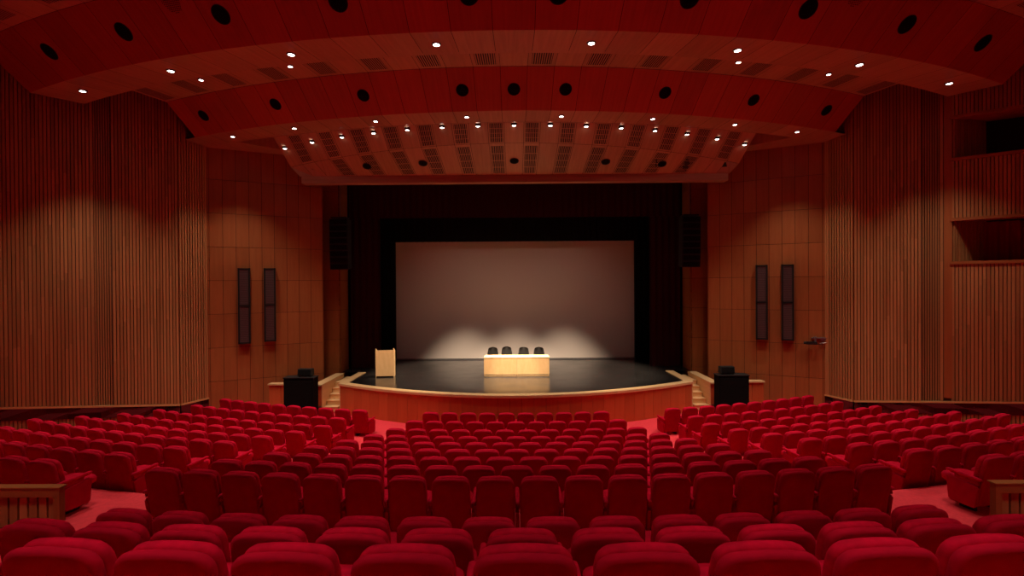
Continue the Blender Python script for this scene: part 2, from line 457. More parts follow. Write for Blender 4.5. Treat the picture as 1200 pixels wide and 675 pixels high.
# ------------------------------------------------------------------ walls
def wall_frame(p0, p1):
    p0 = Vector((*p0, 0)); p1 = Vector((*p1, 0)); d = (p1 - p0); L_ = d.length; d.normalize()
    return p0, d, L_
BEND = (11.40, 16.13); END = (11.08, 17.0); OUT = (11.40 + 3.1 * 2.3, 16.13 - 2.3 * 2.3)
ZB0 = 0.56        # ledge height at the bend
ZSL = (1.10 - .56) / math.hypot(14.7 - 11.4, 16.13 - 13.67)     # its rise per metre going back
TOPZ = Z(7.4)
def slat_wall(sgn, name, opening=None):
    mb = MB()
    segs = []
    p0, d, L_ = wall_frame((sgn * BEND[0], BEND[1]), (sgn * OUT[0], OUT[1]))
    inn = Vector((-d.y, d.x, 0)) 
    if inn.x * sgn > 0: inn = -inn          # points into the hall
    pitch = 0.086
    n = int(L_ / pitch)
    rec0, rec1 = 1.76, 2.14                # the narrow recessed bay
    for k in range(n):
        s_ = (k + .5) * pitch
        base = p0 + d * s_
        zb = ZB0 + ZSL * s_
        spans = [(zb, TOPZ)]
        if opening and opening[0] < s_:
            spans = [(zb, opening[1]), (opening[2], opening[3]), (opening[4], TOPZ)]
        elif opening and opening[0] - .20 < s_ <= opening[0] + 0.0:
            continue
        if rec0 < s_ < rec1:
            continue
        for (za, zc) in spans:
            z_ = za
            while z_ < zc - .01:            # boards of random length butt-jointed on each slat
                z2 = min(zc, z_ + random.uniform(1.4, 3.2))
                mb.box(base + inn * .025 + Vector((0, 0, (z_ + z2) / 2)), (.066, .05, z2 - z_), M['slat_wood'], d, inn, rr(), (0, 0, 1))
                z_ = z2
    k = 0
    s_ = rec0 + .01
    while s_ < rec1:                  # thinner, closer slats set back in the bay
        mb.box(p0 + d * s_ - inn * .03 + Vector((0, 0, (TOPZ + ZB0 + ZSL * s_) / 2)), (.036, .05, TOPZ - ZB0 - ZSL * s_), M['slat_wood'], d, inn, rr() * .5, (0, 0, 1))
        s_ += .060
    if opening:                             # smooth board before the boxes
        s_ = opening[0] - .10
        mb.box(p0 + d * s_ + inn * .03 + Vector((0, 0, (TOPZ + 1) / 2)), (.19, .05, TOPZ - 1), M['panel_wood'], d, inn, .6, (0, 0, 1))
    # backing, split around the openings
    def back(s0, s1, z0, z1, off=-.005):
        a = p0 + d * s0 + inn * off; b_ = p0 + d * s1 + inn * off
        mb.prism([a + Vector((0, 0, z0)), b_ + Vector((0, 0, z0)), b_ + Vector((0, 0, z1)), a + Vector((0, 0, z1))], -inn * .05, M['slat_back'])
    back(0, rec0, -.3, TOPZ); back(rec0, rec1, -.3, TOPZ, -.07)
    if opening:
        s0 = opening[0]
        back(rec1, s0, -.3, TOPZ)
        for (z0, z1) in ((-.3, opening[1]), (opening[2], opening[3]), (opening[4], TOPZ)): back(s0, L_, z0, z1)
    else:
        back(rec1, L_, -.3, TOPZ)
    # short return from the bend to the corner
    q0, e, L2 = wall_frame((sgn * BEND[0], BEND[1]), (sgn * END[0], END[1]))
    in2 = Vector((-e.y, e.x, 0))
    if in2.x * sgn > 0: in2 = -in2
    n2 = int(L2 / pitch)
    for k in range(n2):
        mb.box(q0 + e * ((k + .5) * L2 / n2) + in2 * .025 + Vector((0, 0, (TOPZ + ZB0) / 2)), (.066, .05, TOPZ - ZB0), M['slat_wood'], e, in2, rr(), (0, 0, 1))
    mb.prism([q0 + Vector((0, 0, -.3)), q0 + e * L2 + Vector((0, 0, -.3)), q0 + e * L2 + Vector((0, 0, TOPZ)), q0 + Vector((0, 0, TOPZ))], -in2 * .05, M['slat_back'])
    mb.box(q0 + e * (L2 + .02) + Vector((0, 0, (TOPZ + ZB0) / 2)) - in2 * .06, (.06, .25, TOPZ - ZB0), M['slat_wood'], e, in2, .9, (0, 0, 1))
    # slats below the polished band
    for k in range(n):
        s_ = (k + .5) * pitch
        z1 = ZB0 + ZSL * s_ - .36
        mb.box(p0 + d * s_ + inn * .025 + Vector((0, 0, (z1 - .3) / 2)), (.066, .05, z1 + .3), M['slat_wood'], d, inn, rr(), (0, 0, 1))
    struct(mb, name)
    # polished band and brass edge
    mb = MB(); br = MB()
    for (a, b_, za, zb_, nn) in ((p0, p0 + d * L_, ZB0, ZB0 + ZSL * L_, inn), (q0, q0 + e * (L2 + .06), ZB0, ZB0, in2)):
        u = Vector((0, 0, 1))
        A0 = a + nn * .07; B0 = b_ + nn * .07
        mb.prism([A0 + u * (za - .36), B0 + u * (zb_ - .36), B0 + u * (zb_ - .02), A0 + u * (za - .02)], -nn * .06, M['glossy_band'])
        br.prism([A0 + nn * .02 + u * (za - .02), B0 + nn * .02 + u * (zb_ - .02), B0 + nn * .02 + u * (zb_ + .03), A0 + nn * .02 + u * (za + .03)], -nn * .085, M['brass'])
    side = 'left' if sgn < 0 else 'right'
    struct(mb, 'baseboard_' + side); struct(br, 'trim_1' if sgn < 0 else 'trim_2')
    return p0, d, inn, L_
slat_wall(-1, 'wall_left')
OPN = (2.44, 5.14, 6.46, 8.28, 9.56)
wp0, wd, winn, wL = slat_wall(1, 'wall_right', OPN)
# viewing boxes set into the right wall: reveals, lips, dark back
def box_room(z0, z1, name, curtain):
    s0 = OPN[0]
    mb = MB()
    u = Vector((0, 0, 1)); out = -winn
    A = wp0 + wd * s0; B = wp0 + wd * (wL)
    dep = 1.6
    # slatted reveal at the near-stage end
    Ai = A + out * dep * .72 + wd * 0.9
    mb.prism([A + u * z0, Ai + u * z0, Ai + u * z1, A + u * z1], -wd * .04, M['slat_back'])
    rv = (Ai - A); rl = rv.length; rv.normalize(); rn = Vector((-rv.y, rv.x, 0))
    if rn.dot(wd) < 0: rn = -rn
    for k in range(int(rl / .1)):
        mb.box(A + rv * (k + .5) * .1 + rn * .03 + u * ((z0 + z1) / 2), (.06, .05, z1 - z0), M['slat_wood'], rv, rn, rr(), (0, 0, 1))
    # floor, roof, back
    for z_, mm in ((z0, 'slat_back'), (z1, 'slat_wood')):
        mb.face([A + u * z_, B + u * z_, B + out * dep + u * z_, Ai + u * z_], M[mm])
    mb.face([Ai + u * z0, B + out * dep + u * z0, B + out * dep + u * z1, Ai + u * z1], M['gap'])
    # lips
    for z_ in (z0, z1):
        mb.prism([A - wd * .06 + winn * .09 + u * (z_ - .05), B + winn * .09 + u * (z_ - .05), B + winn * .09 + u * (z_ + .04), A - wd * .06 + winn * .09 + u * (z_ + .04)], out * .4, M['panel_wood'], .5, tuple(wd))
    struct(mb, name)
    if curtain:
        cm = MB(); rings = []
        C0 = Ai + out * -.15 + wd * -.12; N = 120; Lc = wL - s0 - 1.2
        for z_ in (z0 + .05, z1 - .05):
            rings.append([C0 + wd * (Lc * i / N) + winn * (.05 * math.sin(i * 1.1)) + u * z_ for i in range(N + 1)])
        cm.grid(rings, M['curtain'], closed=False)
        tag(cm.build('box_curtain'), 'dark red pleated curtain hanging inside the lower wall box at right', 'curtain')
box_room(OPN[1], OPN[2], 'wall_right', True)
box_room(OPN[3], OPN[4], 'wall_right', False)

# smooth veneered side walls beside the stage
def panel_wall(sgn, name):
    mb = MB()
    p0, d, L_ = wall_frame((sgn * 11.10, 17.0 + .03), (sgn * 7.55, 18.75))
    inn = Vector((-d.y, d.x, 0))
    if inn.y > 0: inn = -inn
    # seam heights follow the photograph
    zs = [-0.2]
    z_ = EYE - 2.20 - 1.215
    zs = [-.3, z_ ]
    while zs[-1] < Z(6): zs.append(zs[-1] + 1.215)
    nP = 9.4; pw = .42
    s_ = -0.6
    segs = []
    x = .15 - pw * 3
    while x < L_:
        segs.append((x, min(x + pw, L_))); x += pw
    g = .006
    for (a, b_) in segs:
        for i in range(len(zs) - 1):
            A = p0 + d * (a + g); B = p0 + d * (b_ - g)
            r_ = rr()
            P = [A + Vector((0, 0, zs[i] + g)), B + Vector((0, 0, zs[i] + g)), B + Vector((0, 0, zs[i + 1] - g)), A + Vector((0, 0, zs[i + 1] - g))]
            mb.prism(P, -inn * .02, M['panel_wood'], r_, (0, 0, 1))
    A = p0 - d * 1.2 - inn * .03; B = p0 + d * L_ - inn * .03
    mb.prism([A + Vector((0, 0, -.3)), B + Vector((0, 0, -.3)), B + Vector((0, 0, Z(6))), A + Vector((0, 0, Z(6)))], -inn * .05, M['gap'])
    # return at the stage end
    mb.box(B - inn * .3 + Vector((0, 0, 5)), (.03, .6, 10.6), M['panel_wood'], d, inn, .4, (0, 0, 1))
    struct(mb, name)
    # set-back column with its return towards the proscenium
    mb = MB()
    for (q0_, q1_) in (((8.9, 19.6), (7.95, 19.6)), ((7.95, 19.6), (7.17, 19.6)), ((7.17, 19.6), (7.17, 20.5))):
        a = Vector((sgn * q0_[0], q0_[1], 0)); b_ = Vector((sgn * q1_[0], q1_[1], 0)); e = (b_ - a).normalized()
        nn = Vector((-e.y, e.x, 0))
        if nn.y > .1 or nn.x * sgn > .1: nn = -nn
        for i in range(len(zs) - 1):
            P = [a + e * g + Vector((0, 0, zs[i] + g)), b_ - e * g + Vector((0, 0, zs[i] + g)), b_ - e * g + Vector((0, 0, zs[i + 1] - g)), a + e * g + Vector((0, 0, zs[i + 1] - g))]
            mb.prism(P, -nn * .02, M['panel_wood'], rr(), (0, 0, 1))
        P = [a + Vector((0, 0, -.2)), b_ + Vector((0, 0, -.2)), b_ + Vector((0, 0, Z(6))), a + Vector((0, 0, Z(6)))]
        mb.prism([p - nn * .03 for p in P], -nn * .03, M['gap'])
    struct(mb, name)
    return p0, d, inn, L_
PWL = panel_wall(-1, 'wall_stage_left')
PWR = panel_wall(1, 'wall_stage_right')

# stage house: black back and side walls, rear of the hall behind the camera
mb = MB()
mb.box((0, 24.3, 5), (19, .2, 12), M['black_cloth'])
mb.box((-9.2, 22.3, 5), (.2, 4.2, 12), M['black_cloth']); mb.box((9.2, 22.3, 5), (.2, 4.2, 12), M['black_cloth'])
mb.box((0, 21.9, 10.7), (19, 5, .2), M['black_cloth'])
struct(mb, 'wall_back')
mb = MB()
mb.box((0, -3.2, 6), (44, .2, 13), M['panel_wood'])
mb.box((-19.5, 3.5, 6), (.2, 14, 13), M['panel_wood']); mb.box((19.5, 3.5, 6), (.2, 14, 13), M['panel_wood'])
struct(mb, 'wall_rear')

# ------------------------------------------------------------------ stage
ST = 1.0
def apron_y(x): return 15.23 + .05 * x * x
XA = 6.40
mb = MB()
pts = [(x, apron_y(x) + .1) for x in [XA * (i / 24 * 2 - 1) for i in range(25)]]
poly = [(x, y, ST) for x, y in pts] + [(XA - .05, 19.55, ST), (7.15, 19.65, ST), (9.1, 19.65, ST), (9.1, 24.2, ST), (-9.1, 24.2, ST), (-9.1, 19.65, ST), (-7.15, 19.65, ST), (-XA + .05, 19.55, ST)]
mb.face(poly, M['stage_floor'])
struct(mb, 'floor')
# apron panels along the curve
mb = MB()
arc = [0.0]; NN = 800
xs = [-XA + 2 * XA * i / NN for i in range(NN + 1)]
for i in range(NN): arc.append(arc[-1] + math.hypot(xs[i + 1] - xs[i], apron_y(xs[i + 1]) - apron_y(xs[i])))
tot = arc[-1]; npan = 35
def at_arc(s_):
    s_ = max(0, min(tot, s_))
    for i in range(NN):
        if arc[i + 1] >= s_:
            t = (s_ - arc[i]) / (arc[i + 1] - arc[i]); x = xs[i] + (xs[i + 1] - xs[i]) * t
            return Vector((x, apron_y(x), 0))
    return Vector((XA, apron_y(XA), 0))
for k in range(npan):
    a = at_arc(tot * k / npan + .004); b_ = at_arc(tot * (k + 1) / npan - .004)
    e = (b_ - a).normalized(); nn = Vector((e.y, -e.x, 0))
    mb.prism([a + Vector((0, 0, -.12)), b_ + Vector((0, 0, -.12)), b_ + Vector((0, 0, ST - .06)), a + Vector((0, 0, ST - .06))], -nn * .02, M['apron_wood'], rr(), (0, 0, 1))
    a2 = at_arc(tot * k / npan); b2 = at_arc(tot * (k + 1) / npan)
    mb.prism([p - nn * .025 for p in (a2 + Vector((0, 0, -.12)), b2 + Vector((0, 0, -.12)), b2 + Vector((0, 0, ST - .06)), a2 + Vector((0, 0, ST - .06)))], -nn * .03, M['gap'])
for sgn in (-1, 1):       # apron cheeks beside the stairs, of pale wood
    mb.box((sgn * (XA - .03), 18.4, ST / 2 - .06), (.04, 2.3, ST + .0), M['light_wood'], rnd=.4)
o = struct(mb, 'trim_3')
# pale rim that caps the apron
mb = MB()
outer = [at_arc(tot * i / 72) for i in range(73)]
def rim_n(i):
    a = outer[max(0, i - 1)]; b_ = outer[min(72, i + 1)]; e = (b_ - a).normalized(); return Vector((-e.y, e.x, 0))
W = .28; z0, z1 = ST - .055, ST + .025
O = [outer[i] - rim_n(i) * .03 for i in range(73)]; I = [outer[i] + rim_n(i) * W for i in range(73)]
O[0] = Vector((-XA - .03, O[0].y, 0)); O[72] = Vector((XA + .03, O[72].y, 0))
I[0] = Vector((-XA + W, I[0].y + .05, 0)); I[72] = Vector((XA - W, I[72].y + .05, 0))
u = Vector((0, 0, 1))
for i in range(72):
    r_ = [.2, .5, .35, .8][(i // 6) % 4]
    mb.face([O[i] + u * z1, O[i + 1] + u * z1, I[i + 1] + u * z1, I[i] + u * z1], M['light_wood'], None, r_)
    mb.face([O[i] + u * z0, O[i + 1] + u * z0, O[i + 1] + u * z1, O[i] + u * z1], M['light_wood'], [(0, i * .2), (0, i * .2 + .2), (.08, i * .2 + .2), (.08, i * .2)], r_)
    mb.face([I[i + 1] + u * z0, I[i] + u * z0, I[i] + u * z1, I[i + 1] + u * z1], M['light_wood'], None, r_)
    mb.face([O[i] + u * z0, I[i] + u * z0, I[i + 1] + u * z0, O[i + 1] + u * z0], M['light_wood'], None, r_)
for sgn in (-1, 1):
    e0 = O[0] if sgn < 0 else O[72]; i0 = I[0] if sgn < 0 else I[72]
    P = [Vector((e0.x, e0.y, z0)), Vector((i0.x, i0.y, z0)), Vector((i0.x, 19.5, z0)), Vector((e0.x, 19.5, z0))]
    mb.prism(P, (0, 0, z1 - z0), M['light_wood'], .5, (0, 1, 0))
struct(mb, 'trim_4')

# stairs with their outer cheek wall, one flight at each side of the stage
for sgn in (-1, 1):
    side = 'left' if sgn < 0 else 'right'
    t = thing('stage_stairs', 'pale wooden stairs climbing to the stage at its %s corner' % side, 'stairs', (sgn * 6.7, 17.2, 0), 0, 'stage stairs')
    for k in range(5):
        z_ = ST / 6 * (k + 1)
        y0 = .02 + .29 * k
        s = MB()
        s.box((0, y0 + (2.4 - y0) / 2, z_ - ST / 12), (.50, 2.4 - y0, ST / 6), M['light_wood'], rnd=rr(), vaxis=(1, 0, 0))
        s.box((0, y0 + .13, z_ + .008), (.52, .30, .016), M['light_wood'], rnd=.9, vaxis=(1, 0, 0))
        s.build('step', t)
    c = thing('stair_side_wall', 'low red-brown cheek wall with pale wooden cap beside the %s stage stairs' % side, 'low wall', (sgn * 7.14, 17.15, 0), 0, 'stair cheek walls')
    s = MB(); s.box((0, 1.1, .44), (.28, 2.2, 1.04), M['apron_wood'], rnd=.5, vaxis=(0, 0, 1))
    s.box((-sgn * .155, 1.1, .44), (.02, 2.2, 1.04), M['light_wood'], rnd=.4, vaxis=(0, 1, 0)); s.build('panel', c)
    s = MB(); s.box((0, 1.09, .985), (.34, 2.26, .05), M['light_wood'], rnd=.6, vaxis=(0, 1, 0)); s.build('cap', c)
    s = MB(); s.box((0, -.012, .21), (.28, .02, .035), M['steel']); s.build('kick_strip', c)
    c = thing('low_screen_wall', 'low veneered wall with pale cap behind the black cabinet at %s' % side, 'low wall', (sgn * 8.15, 17.35, 0), 0, 'low walls behind the cabinets')
    s = MB()
    for i in range(4): s.box((sgn * (-.63 + .42 * i), .02, .44), (.41, .05, 1.04), M['apron_wood'], rnd=rr(), vaxis=(0, 0, 1))
    s.box((0, .06, .44), (1.7, .04, 1.04), M['gap']); s.build('panel', c)
    s = MB(); s.box((0, .1, .985), (1.74, .30, .05), M['light_wood'], rnd=.5, vaxis=(1, 0, 0)); s.build('cap', c)

# drapes at the proscenium and the black masking around the screen
def drape(name, x0, x1, y, z0, z1, m_, amp=.05, wave=.28, label='', cat='curtain', group=None):
    n = max(8, int((x1 - x0) / .05)); d_ = MB()
    front = [[(x0 + (x1 - x0) * i / n, y + amp * math.sin(i * .05 / wave * 2 * PI), z_) for i in range(n + 1)] for z_ in (z0, (z0 + z1) / 2, z1)]
    d_.grid(front, m_, closed=False)
    back = [[(p[0], p[1] + .03, p[2]) for p in r] for r in front]
    d_.grid([r[::-1] for r in back], m_, closed=False)
    for e in (0, -1):
        d_.grid([[front[k][e], back[k][e]] for k in range(3)], m_, closed=False)
    d_.grid([front[0], back[0]], m_, closed=False); d_.grid([front[2], back[2]], m_, closed=False)
    return tag(d_.build(name), label, cat, group)
drape('stage_curtain', -7.15, -5.84, 20.75, ST, Z(5), M['maroon'], label='dark maroon drape hanging at the left of the proscenium', group='maroon proscenium drapes')
drape('stage_curtain', 5.84, 7.15, 20.75, ST, Z(5), M['maroon'], label='dark maroon drape hanging at the right of the proscenium', group='maroon proscenium drapes')
drape('valance', -7.15, 7.15, 20.62, Z(2.92), Z(5.2), M['maroon'], amp=.03, label='wide dark maroon valance across the top of the proscenium')
drape('masking_drape', -6.6, -5.62, 22.35, ST, Z(2.15), M['black_cloth'], amp=.02, label='black masking drape along the left edge of the screen', cat='drape', group='black masking drapes')
drape('masking_drape', 5.62, 6.6, 22.35, ST, Z(2.15), M['black_cloth'], amp=.02, label='black masking drape along the right edge of the screen', cat='drape', group='black masking drapes')
drape('masking_border', -6.6, 6.6, 22.18, Z(2.02), Z(4.2), M['black_cloth'], amp=.02, label='black masking border hanging above the screen', cat='drape')

# ------------------------------------------------------------------ projection screen
sc = thing('projection_screen', 'large pale grey projection screen standing at the back of the stage', 'screen', (0, 22.8, ST))
s = MB(); s.box((0, .02, 2.85), (11.36, .02, 5.62), M['screen']); s.build('screen_surface', sc)
s = MB()
s.box((0, .0, .03), (11.5, .06, .06), M['metal'])
s.box((0, .05, 5.7), (11.5, .08, .1), M['black'])
s.box((-5.72, .05, 2.85), (.08, .08, 5.7), M['black']); s.box((5.72, .05, 2.85), (.08, .08, 5.7), M['black'])
s.build('screen_frame', sc)

# ------------------------------------------------------------------ desk: two tables side by side
for i, (xc, w_) in enumerate(((-.625, 1.27), (.65, 1.27))):
    t = thing('conference_table', 'pale wooden conference table with closed front, %s of the pair' % ('left' if i == 0 else 'right'), 'table', (xc + .03, 18.58, ST), 0, 'conference tables at centre stage')
    s = MB(); s.box((0, .30, .725), (w_, .64, .03), M['desk_wood'], rnd=.5 + .3 * i, vaxis=(1, 0, 0)); s.build('tabletop', t)
    s = MB(); s.box((0, .01, .39), (w_, .022, .64), M['desk_wood'], rnd=.2 + .6 * i, vaxis=(1, 0, 0)); s.build('front_panel', t)
    for sx in (-1, 1):
        s = MB(); s.box((sx * (w_ / 2 - .02), .31, .355), (.025, .56, .71), M['desk_wood'], rnd=.5); s.build('side_panel', t)
    s = MB(); s.box((0, .04, .02), (w_ - .06, .03, .03), M['desk_wood'], rnd=.3); s.build('foot_rail', t)

# chairs behind the tables: black moulded shells
def shell_chair(label, loc):
    t = thing('conference_chair', label, 'chair', loc, 0, 'black chairs behind the tables')
    s = MB(); rings = []
    for (z_, w_, r_) in ((.44, .20, 0), (.55, .22, 0), (.66, .225, 0), (.76, .22, 0), (.86, .205, 0), (.93, .19, 0), (.965, .17, 0), (.985, .14, 0), (.992, .09, 0)):
        y = .20 + (z_ - .44) * .22
        ring = []
        for k in range(9):
            a = -1 + 2 * k / 8
            ring.append((a * w_, y - .05 * a * a, z_ - .02 * a * a))
        for k in range(9):
            a = 1 - 2 * k / 8
            ring.append((a * w_, y + .025 - .05 * a * a, z_ - .02 * a * a))
        rings.append(ring)
    s.grid(rings, M['seat_plastic']); s.build('backrest', t)
    s = MB(); rings = []
    for (y, w_, dz) in ((-.24, .17, -.02), (-.20, .21, 0), (0, .225, .0), (.2, .21, .01)):
        rings.append([(a * w_, y, .44 + dz + .03 * a * a) for a in (-1, -.5, 0, .5, 1)] + [(a * w_, y, .41 + dz + .03 * a * a) for a in (1, .5, 0, -.5, -1)])
    s.grid(rings, M['seat_plastic']); s.build('seat', t)
    for sx in (-1, 1):
        for sy in (-1, 1):
            s = MB(); s.tube((sx * .15, sy * .15, .42), (sx * .21, sy * .21, 0), .012, M['metal'], 8); s.build('leg', t)
    return t
for lbl, x_, y_, in (('leftmost', -.93, 19.45), ('second from left', -.36, 19.6), ('second from right', .34, 19.42), ('rightmost', .97, 19.38)):
    shell_chair('black moulded chair behind the pale tables, %s of four' % lbl, (x_, y_, ST))

# lectern
t = thing('lectern', 'pale wooden lectern standing on the left of the stage', 'lectern', (-5.07, 18.5, ST), math.radians(8))
s = MB(); s.box((0, .0, .55), (.66, .022, 1.0), M['desk_wood'], rnd=.4, vaxis=(1, 0, 0)); s.build('front_panel', t)
for sx in (-1, 1):
    s = MB(); x_ = sx * .335
    s.prism([(x_ - .012, -.03, 0.0), (x_ - .012, .45, 0.0), (x_ - .012, .45, .98), (x_ - .012, -.03, 1.13)], (.024, 0, 0), M['desk_wood'], .6, (0, 0, 1)); s.build('side_panel', t)
s = MB(); s.prism([(-.32, .02, 1.05), (-.32, .44, .94), (-.32, .44, .92), (-.32, .02, 1.03)], (.64, 0, 0), M['desk_wood'], .6, (1, 0, 0)); s.build('reading_shelf', t)
s = MB(); s.box((0, .22, .04), (.64, .42, .03), M['desk_wood'], rnd=.3); s.build('bottom_shelf', t)

# ------------------------------------------------------------------ loudspeakers
def wall_speaker(pw, s_, z0, z1, label):
    p0, d, inn, L_ = pw
    rz = math.atan2(d.y, d.x)
    p = p0 + d * s_ + inn * .0
    t = thing('wall_speaker', label, 'loudspeaker', (p.x, p.y, z0), math.atan2(inn.y, inn.x) + PI / 2, 'tall speakers on the side walls')
    H = z1 - z0; w_ = .40
    s = MB(); y = -.10
    s.box((-w_ / 2 + .03, y, H / 2), (.06, .2, H), M['black']); s.box((w_ / 2 - .03, y, H / 2), (.06, .2, H), M['black'])
    for zz in (.03, H / 2, H - .03): s.box((0, y, zz), (w_, .2, .05), M['black'])
    s.box((0, -.02, H / 2), (w_ - .02, .03, H - .02), M['black']); s.build('housing', t)
    for zz in (H * .25, H * .75):
        s = MB(); s.box((0, y - .02, zz), (w_ - .13, .12, H / 2 - .07), M['grille'])
        for k in range(26): s.box((0, y - .083, zz - H / 4 + .06 + k * (H / 2 - .12) / 25), (w_ - .14, .006, .012), M['vent'])
        s.build('grille', t)
zc = EYE + 0.0
wall_speaker(PWL, 1.24, 2.46, 5.23, 'tall black speaker on the left wooden wall, further from the stage')
wall_speaker(PWL, 2.08, 2.50, 5.24, 'tall black speaker on the left wooden wall, nearer the stage')
wall_speaker(PWR, 2.08, 2.46, 5.23, 'tall black speaker on the right wooden wall, nearer the stage')
wall_speaker(PWR, 1.24, 2.46, 5.23, 'tall black speaker on the right wooden wall, further from the stage')
def line_array(sgn, label):
    t = thing('line_array', label, 'loudspeaker', (sgn * 6.92, 18.95, Z(.64)), 0, 'hanging line arrays')
    z_ = 2.0; y = 0
    for k in range(8):
        s = MB(); tilt = math.radians(-2 + k * 1.6)
        c = Vector((0, y, z_ - .12)); ay = Vector((0, math.cos(tilt), math.sin(tilt)))
        s.box(c, (.72, .42, .238), M['black'], (1, 0, 0), ay)
        s.box(c - ay * .215 , (.64, .012, .17), M['black_cloth'], (1, 0, 0), ay)
        s.build('cabinet', t)
        z_ -= .245; y += math.sin(tilt) * .245 * .6
    s = MB(); s.box((0, 0, 2.06), (.6, .4, .05), M['black']); s.build('hanging_frame', t)
    s = MB(); s.tube((0, 0, 2.06), (0, .0, 5.0), .015, M['metal'])
    s.tube((sgn * 0.0, .1, 2.02), (sgn * .62, .6, 1.98), .03, M['steel']); s.build('bracket', t)
line_array(-1, 'black line array speaker hanging left of the proscenium')
line_array(1, 'black line array speaker hanging right of the proscenium')
for sgn in (-1, 1):
    side = 'left' if sgn < 0 else 'right'
    t = thing('subwoofer_cabinet', 'large black cabinet on the floor by the %s stage stairs' % side, 'loudspeaker', (sgn * 7.55, 16.55, 0.0), 0, 'black floor cabinets')
    s = MB()
    rings = []
    x0 = .52
    s.box((0, .2, .66), (2 * x0, .40, 1.38), M['black_cloth']); s.build('cabinet', t)
    s = MB(); s.box((0, -.016, .66), (2 * x0 - .1, .012, 1.22), M['grille']) if False else s.box((0, -.016, .66), (2 * x0 - .1, .012, 1.22), M['black_cloth']); s.build('front_grille', t)
    s = MB(); s.box((0, .2, 1.365), (2 * x0 + .04, .44, .03), M['black']); s.build('top_board', t)
    t = thing('monitor_speaker', 'small black speaker standing on the %s floor cabinet' % side, 'loudspeaker', (sgn * 7.40, 16.78, 1.38), 0, 'small speakers on the cabinets')
    s = MB(); s.prism([(-.24, -.12, .03), (-.24, .16, .03), (-.24, .12, .27), (-.24, -.08, .27)], (.48, 0, 0), M['black']); s.build('housing', t)
    s = MB(); s.box((0, -.112, .15), (.42, .01, .18), M['black_cloth'], (1, 0, 0), (0, 1, -.17)); s.build('grille', t)
    s = MB(); s.box((-.18, 0, .015), (.04, .2, .03), M['black']); s.box((.18, 0, .015), (.04, .2, .03), M['black']); s.build('foot', t)
# camera on a bracket at the right wall
p0, d, inn, L_ = PWR
p = p0 + d * .25
t = thing('wall_camera', 'small grey camera on a bracket low on the right wooden wall', 'camera', (p.x, p.y, 2.43), math.atan2(inn.y, inn.x) + PI / 2)
s = MB(); s.box((.0, -.04, .15), (.5, .08, .035), M['metal']); s.box((.1, -.03, .12), (.12, .06, .12), M['metal'])
s.tube((-.14, -.16, .16), (-.14, -.16, -.02), .035, M['metal']); s.box((-.14, -.1, .17), (.08, .2, .05), M['metal']); s.build('bracket', t)
s = MB(); s.box((-.26, -.2, -.02), (.34, .13, .10), M['black']); s.tube((-.43, -.2, -.02), (-.50, -.2, -.02), .045, M['black']); s.build('camera_body', t)
s = MB(); s.tube((0.0, -.1, -.04), (.34, -.05, .03), .02, M['steel']); s.build('arm', t)

# ------------------------------------------------------------------ lamps
NL = [0]
def downlight(loc, label, group, watts, size=.075, aim=None, cone=84, lens=True, seen=True, blend=.8, color=(1.0, .83, .66)):
    t = thing('ceiling_downlight', label, 'downlight', loc, 0, group)
    s = MB(); n = 20
    ring = lambda r, z: [(r * math.cos(2 * PI * j / n), r * math.sin(2 * PI * j / n), z) for j in range(n)]
    s.grid([ring(size * 1.0, -.004), ring(size * 1.32, -.012), ring(size * 1.36, .0), ring(size * 1.36, .05)], M['ring'], caps=(False, False))
    s.grid([ring(size * .92, -.028), ring(size * 1.02, -.03), ring(size * 1.04, .03)], M['ring'], caps=(False, False))
    s.build('trim_ring', t)
    s = MB(); s.grid([ring(.001, -.034), ring(size * .6, -.032), ring(size * .93, -.022)], M['lamp'], caps=(True, False)); s.build('lens', t)
    ld = bpy.data.lights.new('downlight_beam', 'SPOT'); ld.energy = watts; ld.color = color
    ld.spot_size = math.radians(cone); ld.spot_blend = blend; ld.shadow_soft_size = .06
    lo = bpy.data.objects.new('downlight_beam', ld); COL.objects.link(lo); lo.parent = t
    lo.location = (0, 0, -.05)
    if aim is not None:
        v_ = Vector(aim) - (Vector(loc) + Vector((0, 0, -.05)))
        lo.rotation_euler = v_.to_track_quat('-Z', 'Y').to_euler()
    return t
nm = lambda k, n: ORD[k + 1] + ' from the left'
th1 = [a * A1 for a in (-14, -10, -6, -2, 2, 6, 10, 14)]
for k, th in enumerate(th1):
    x, y, z = cpt(30.4, 5.42, th)
    downlight((x, y, z), 'lit round downlight in the front soffit, %s of eight' % nm(k, 8), 'downlights in the front soffit', P_SOFFIT, .078, cone=84 if k in (0, 1, 6, 7) else 60)
ks = [-12, -8, 8, 12]
for k, kk in enumerate(ks):
    x, y, z = cpt(28.85, 5.945, kk * A2)
    downlight((x, y, z), 'small lit downlight in the grille strip behind the front soffit, %s' % nm(k, 4), 'downlights in the grille strip', P_STRIP, .062, cone=60)
for k, kk in enumerate((-13.6, -10, -6, -2, 2, 6, 10, 13.6)):
    x, y, z = cpt(26.85, 5.035, kk * A2)
    downlight((x, y, z), 'lit downlight in the second soffit, %s of eight' % nm(k, 8), 'downlights in the second soffit', P_STAGE_SOFFIT, .066)
for k in range(-7, 8):
    X = 1.12 * k
    s_ = .10 + .26 * (abs(k) / 7) ** 2
    p = curveA(X).lerp(curveM(X), s_)
    downlight(tuple(p + Vector((0, 0, -.02))), 'small lit lamp in the row above the vented ceiling, %s' % nm(k + 7, 15), 'row of small lamps by the vented ceiling', P_ROW, .065, cone=75)
for k, kk in enumerate((-12, -8, -4, 0, 4, 8, 12)):
    x, y, z = cpt(33.6, 6.30, kk * A1)
    downlight((x, y, z), 'downlight in the flat ceiling strip over the rear seats, %s' % nm(k, 7), 'downlights over the rear seats', P_REAR * 1.7, .075, cone=52)
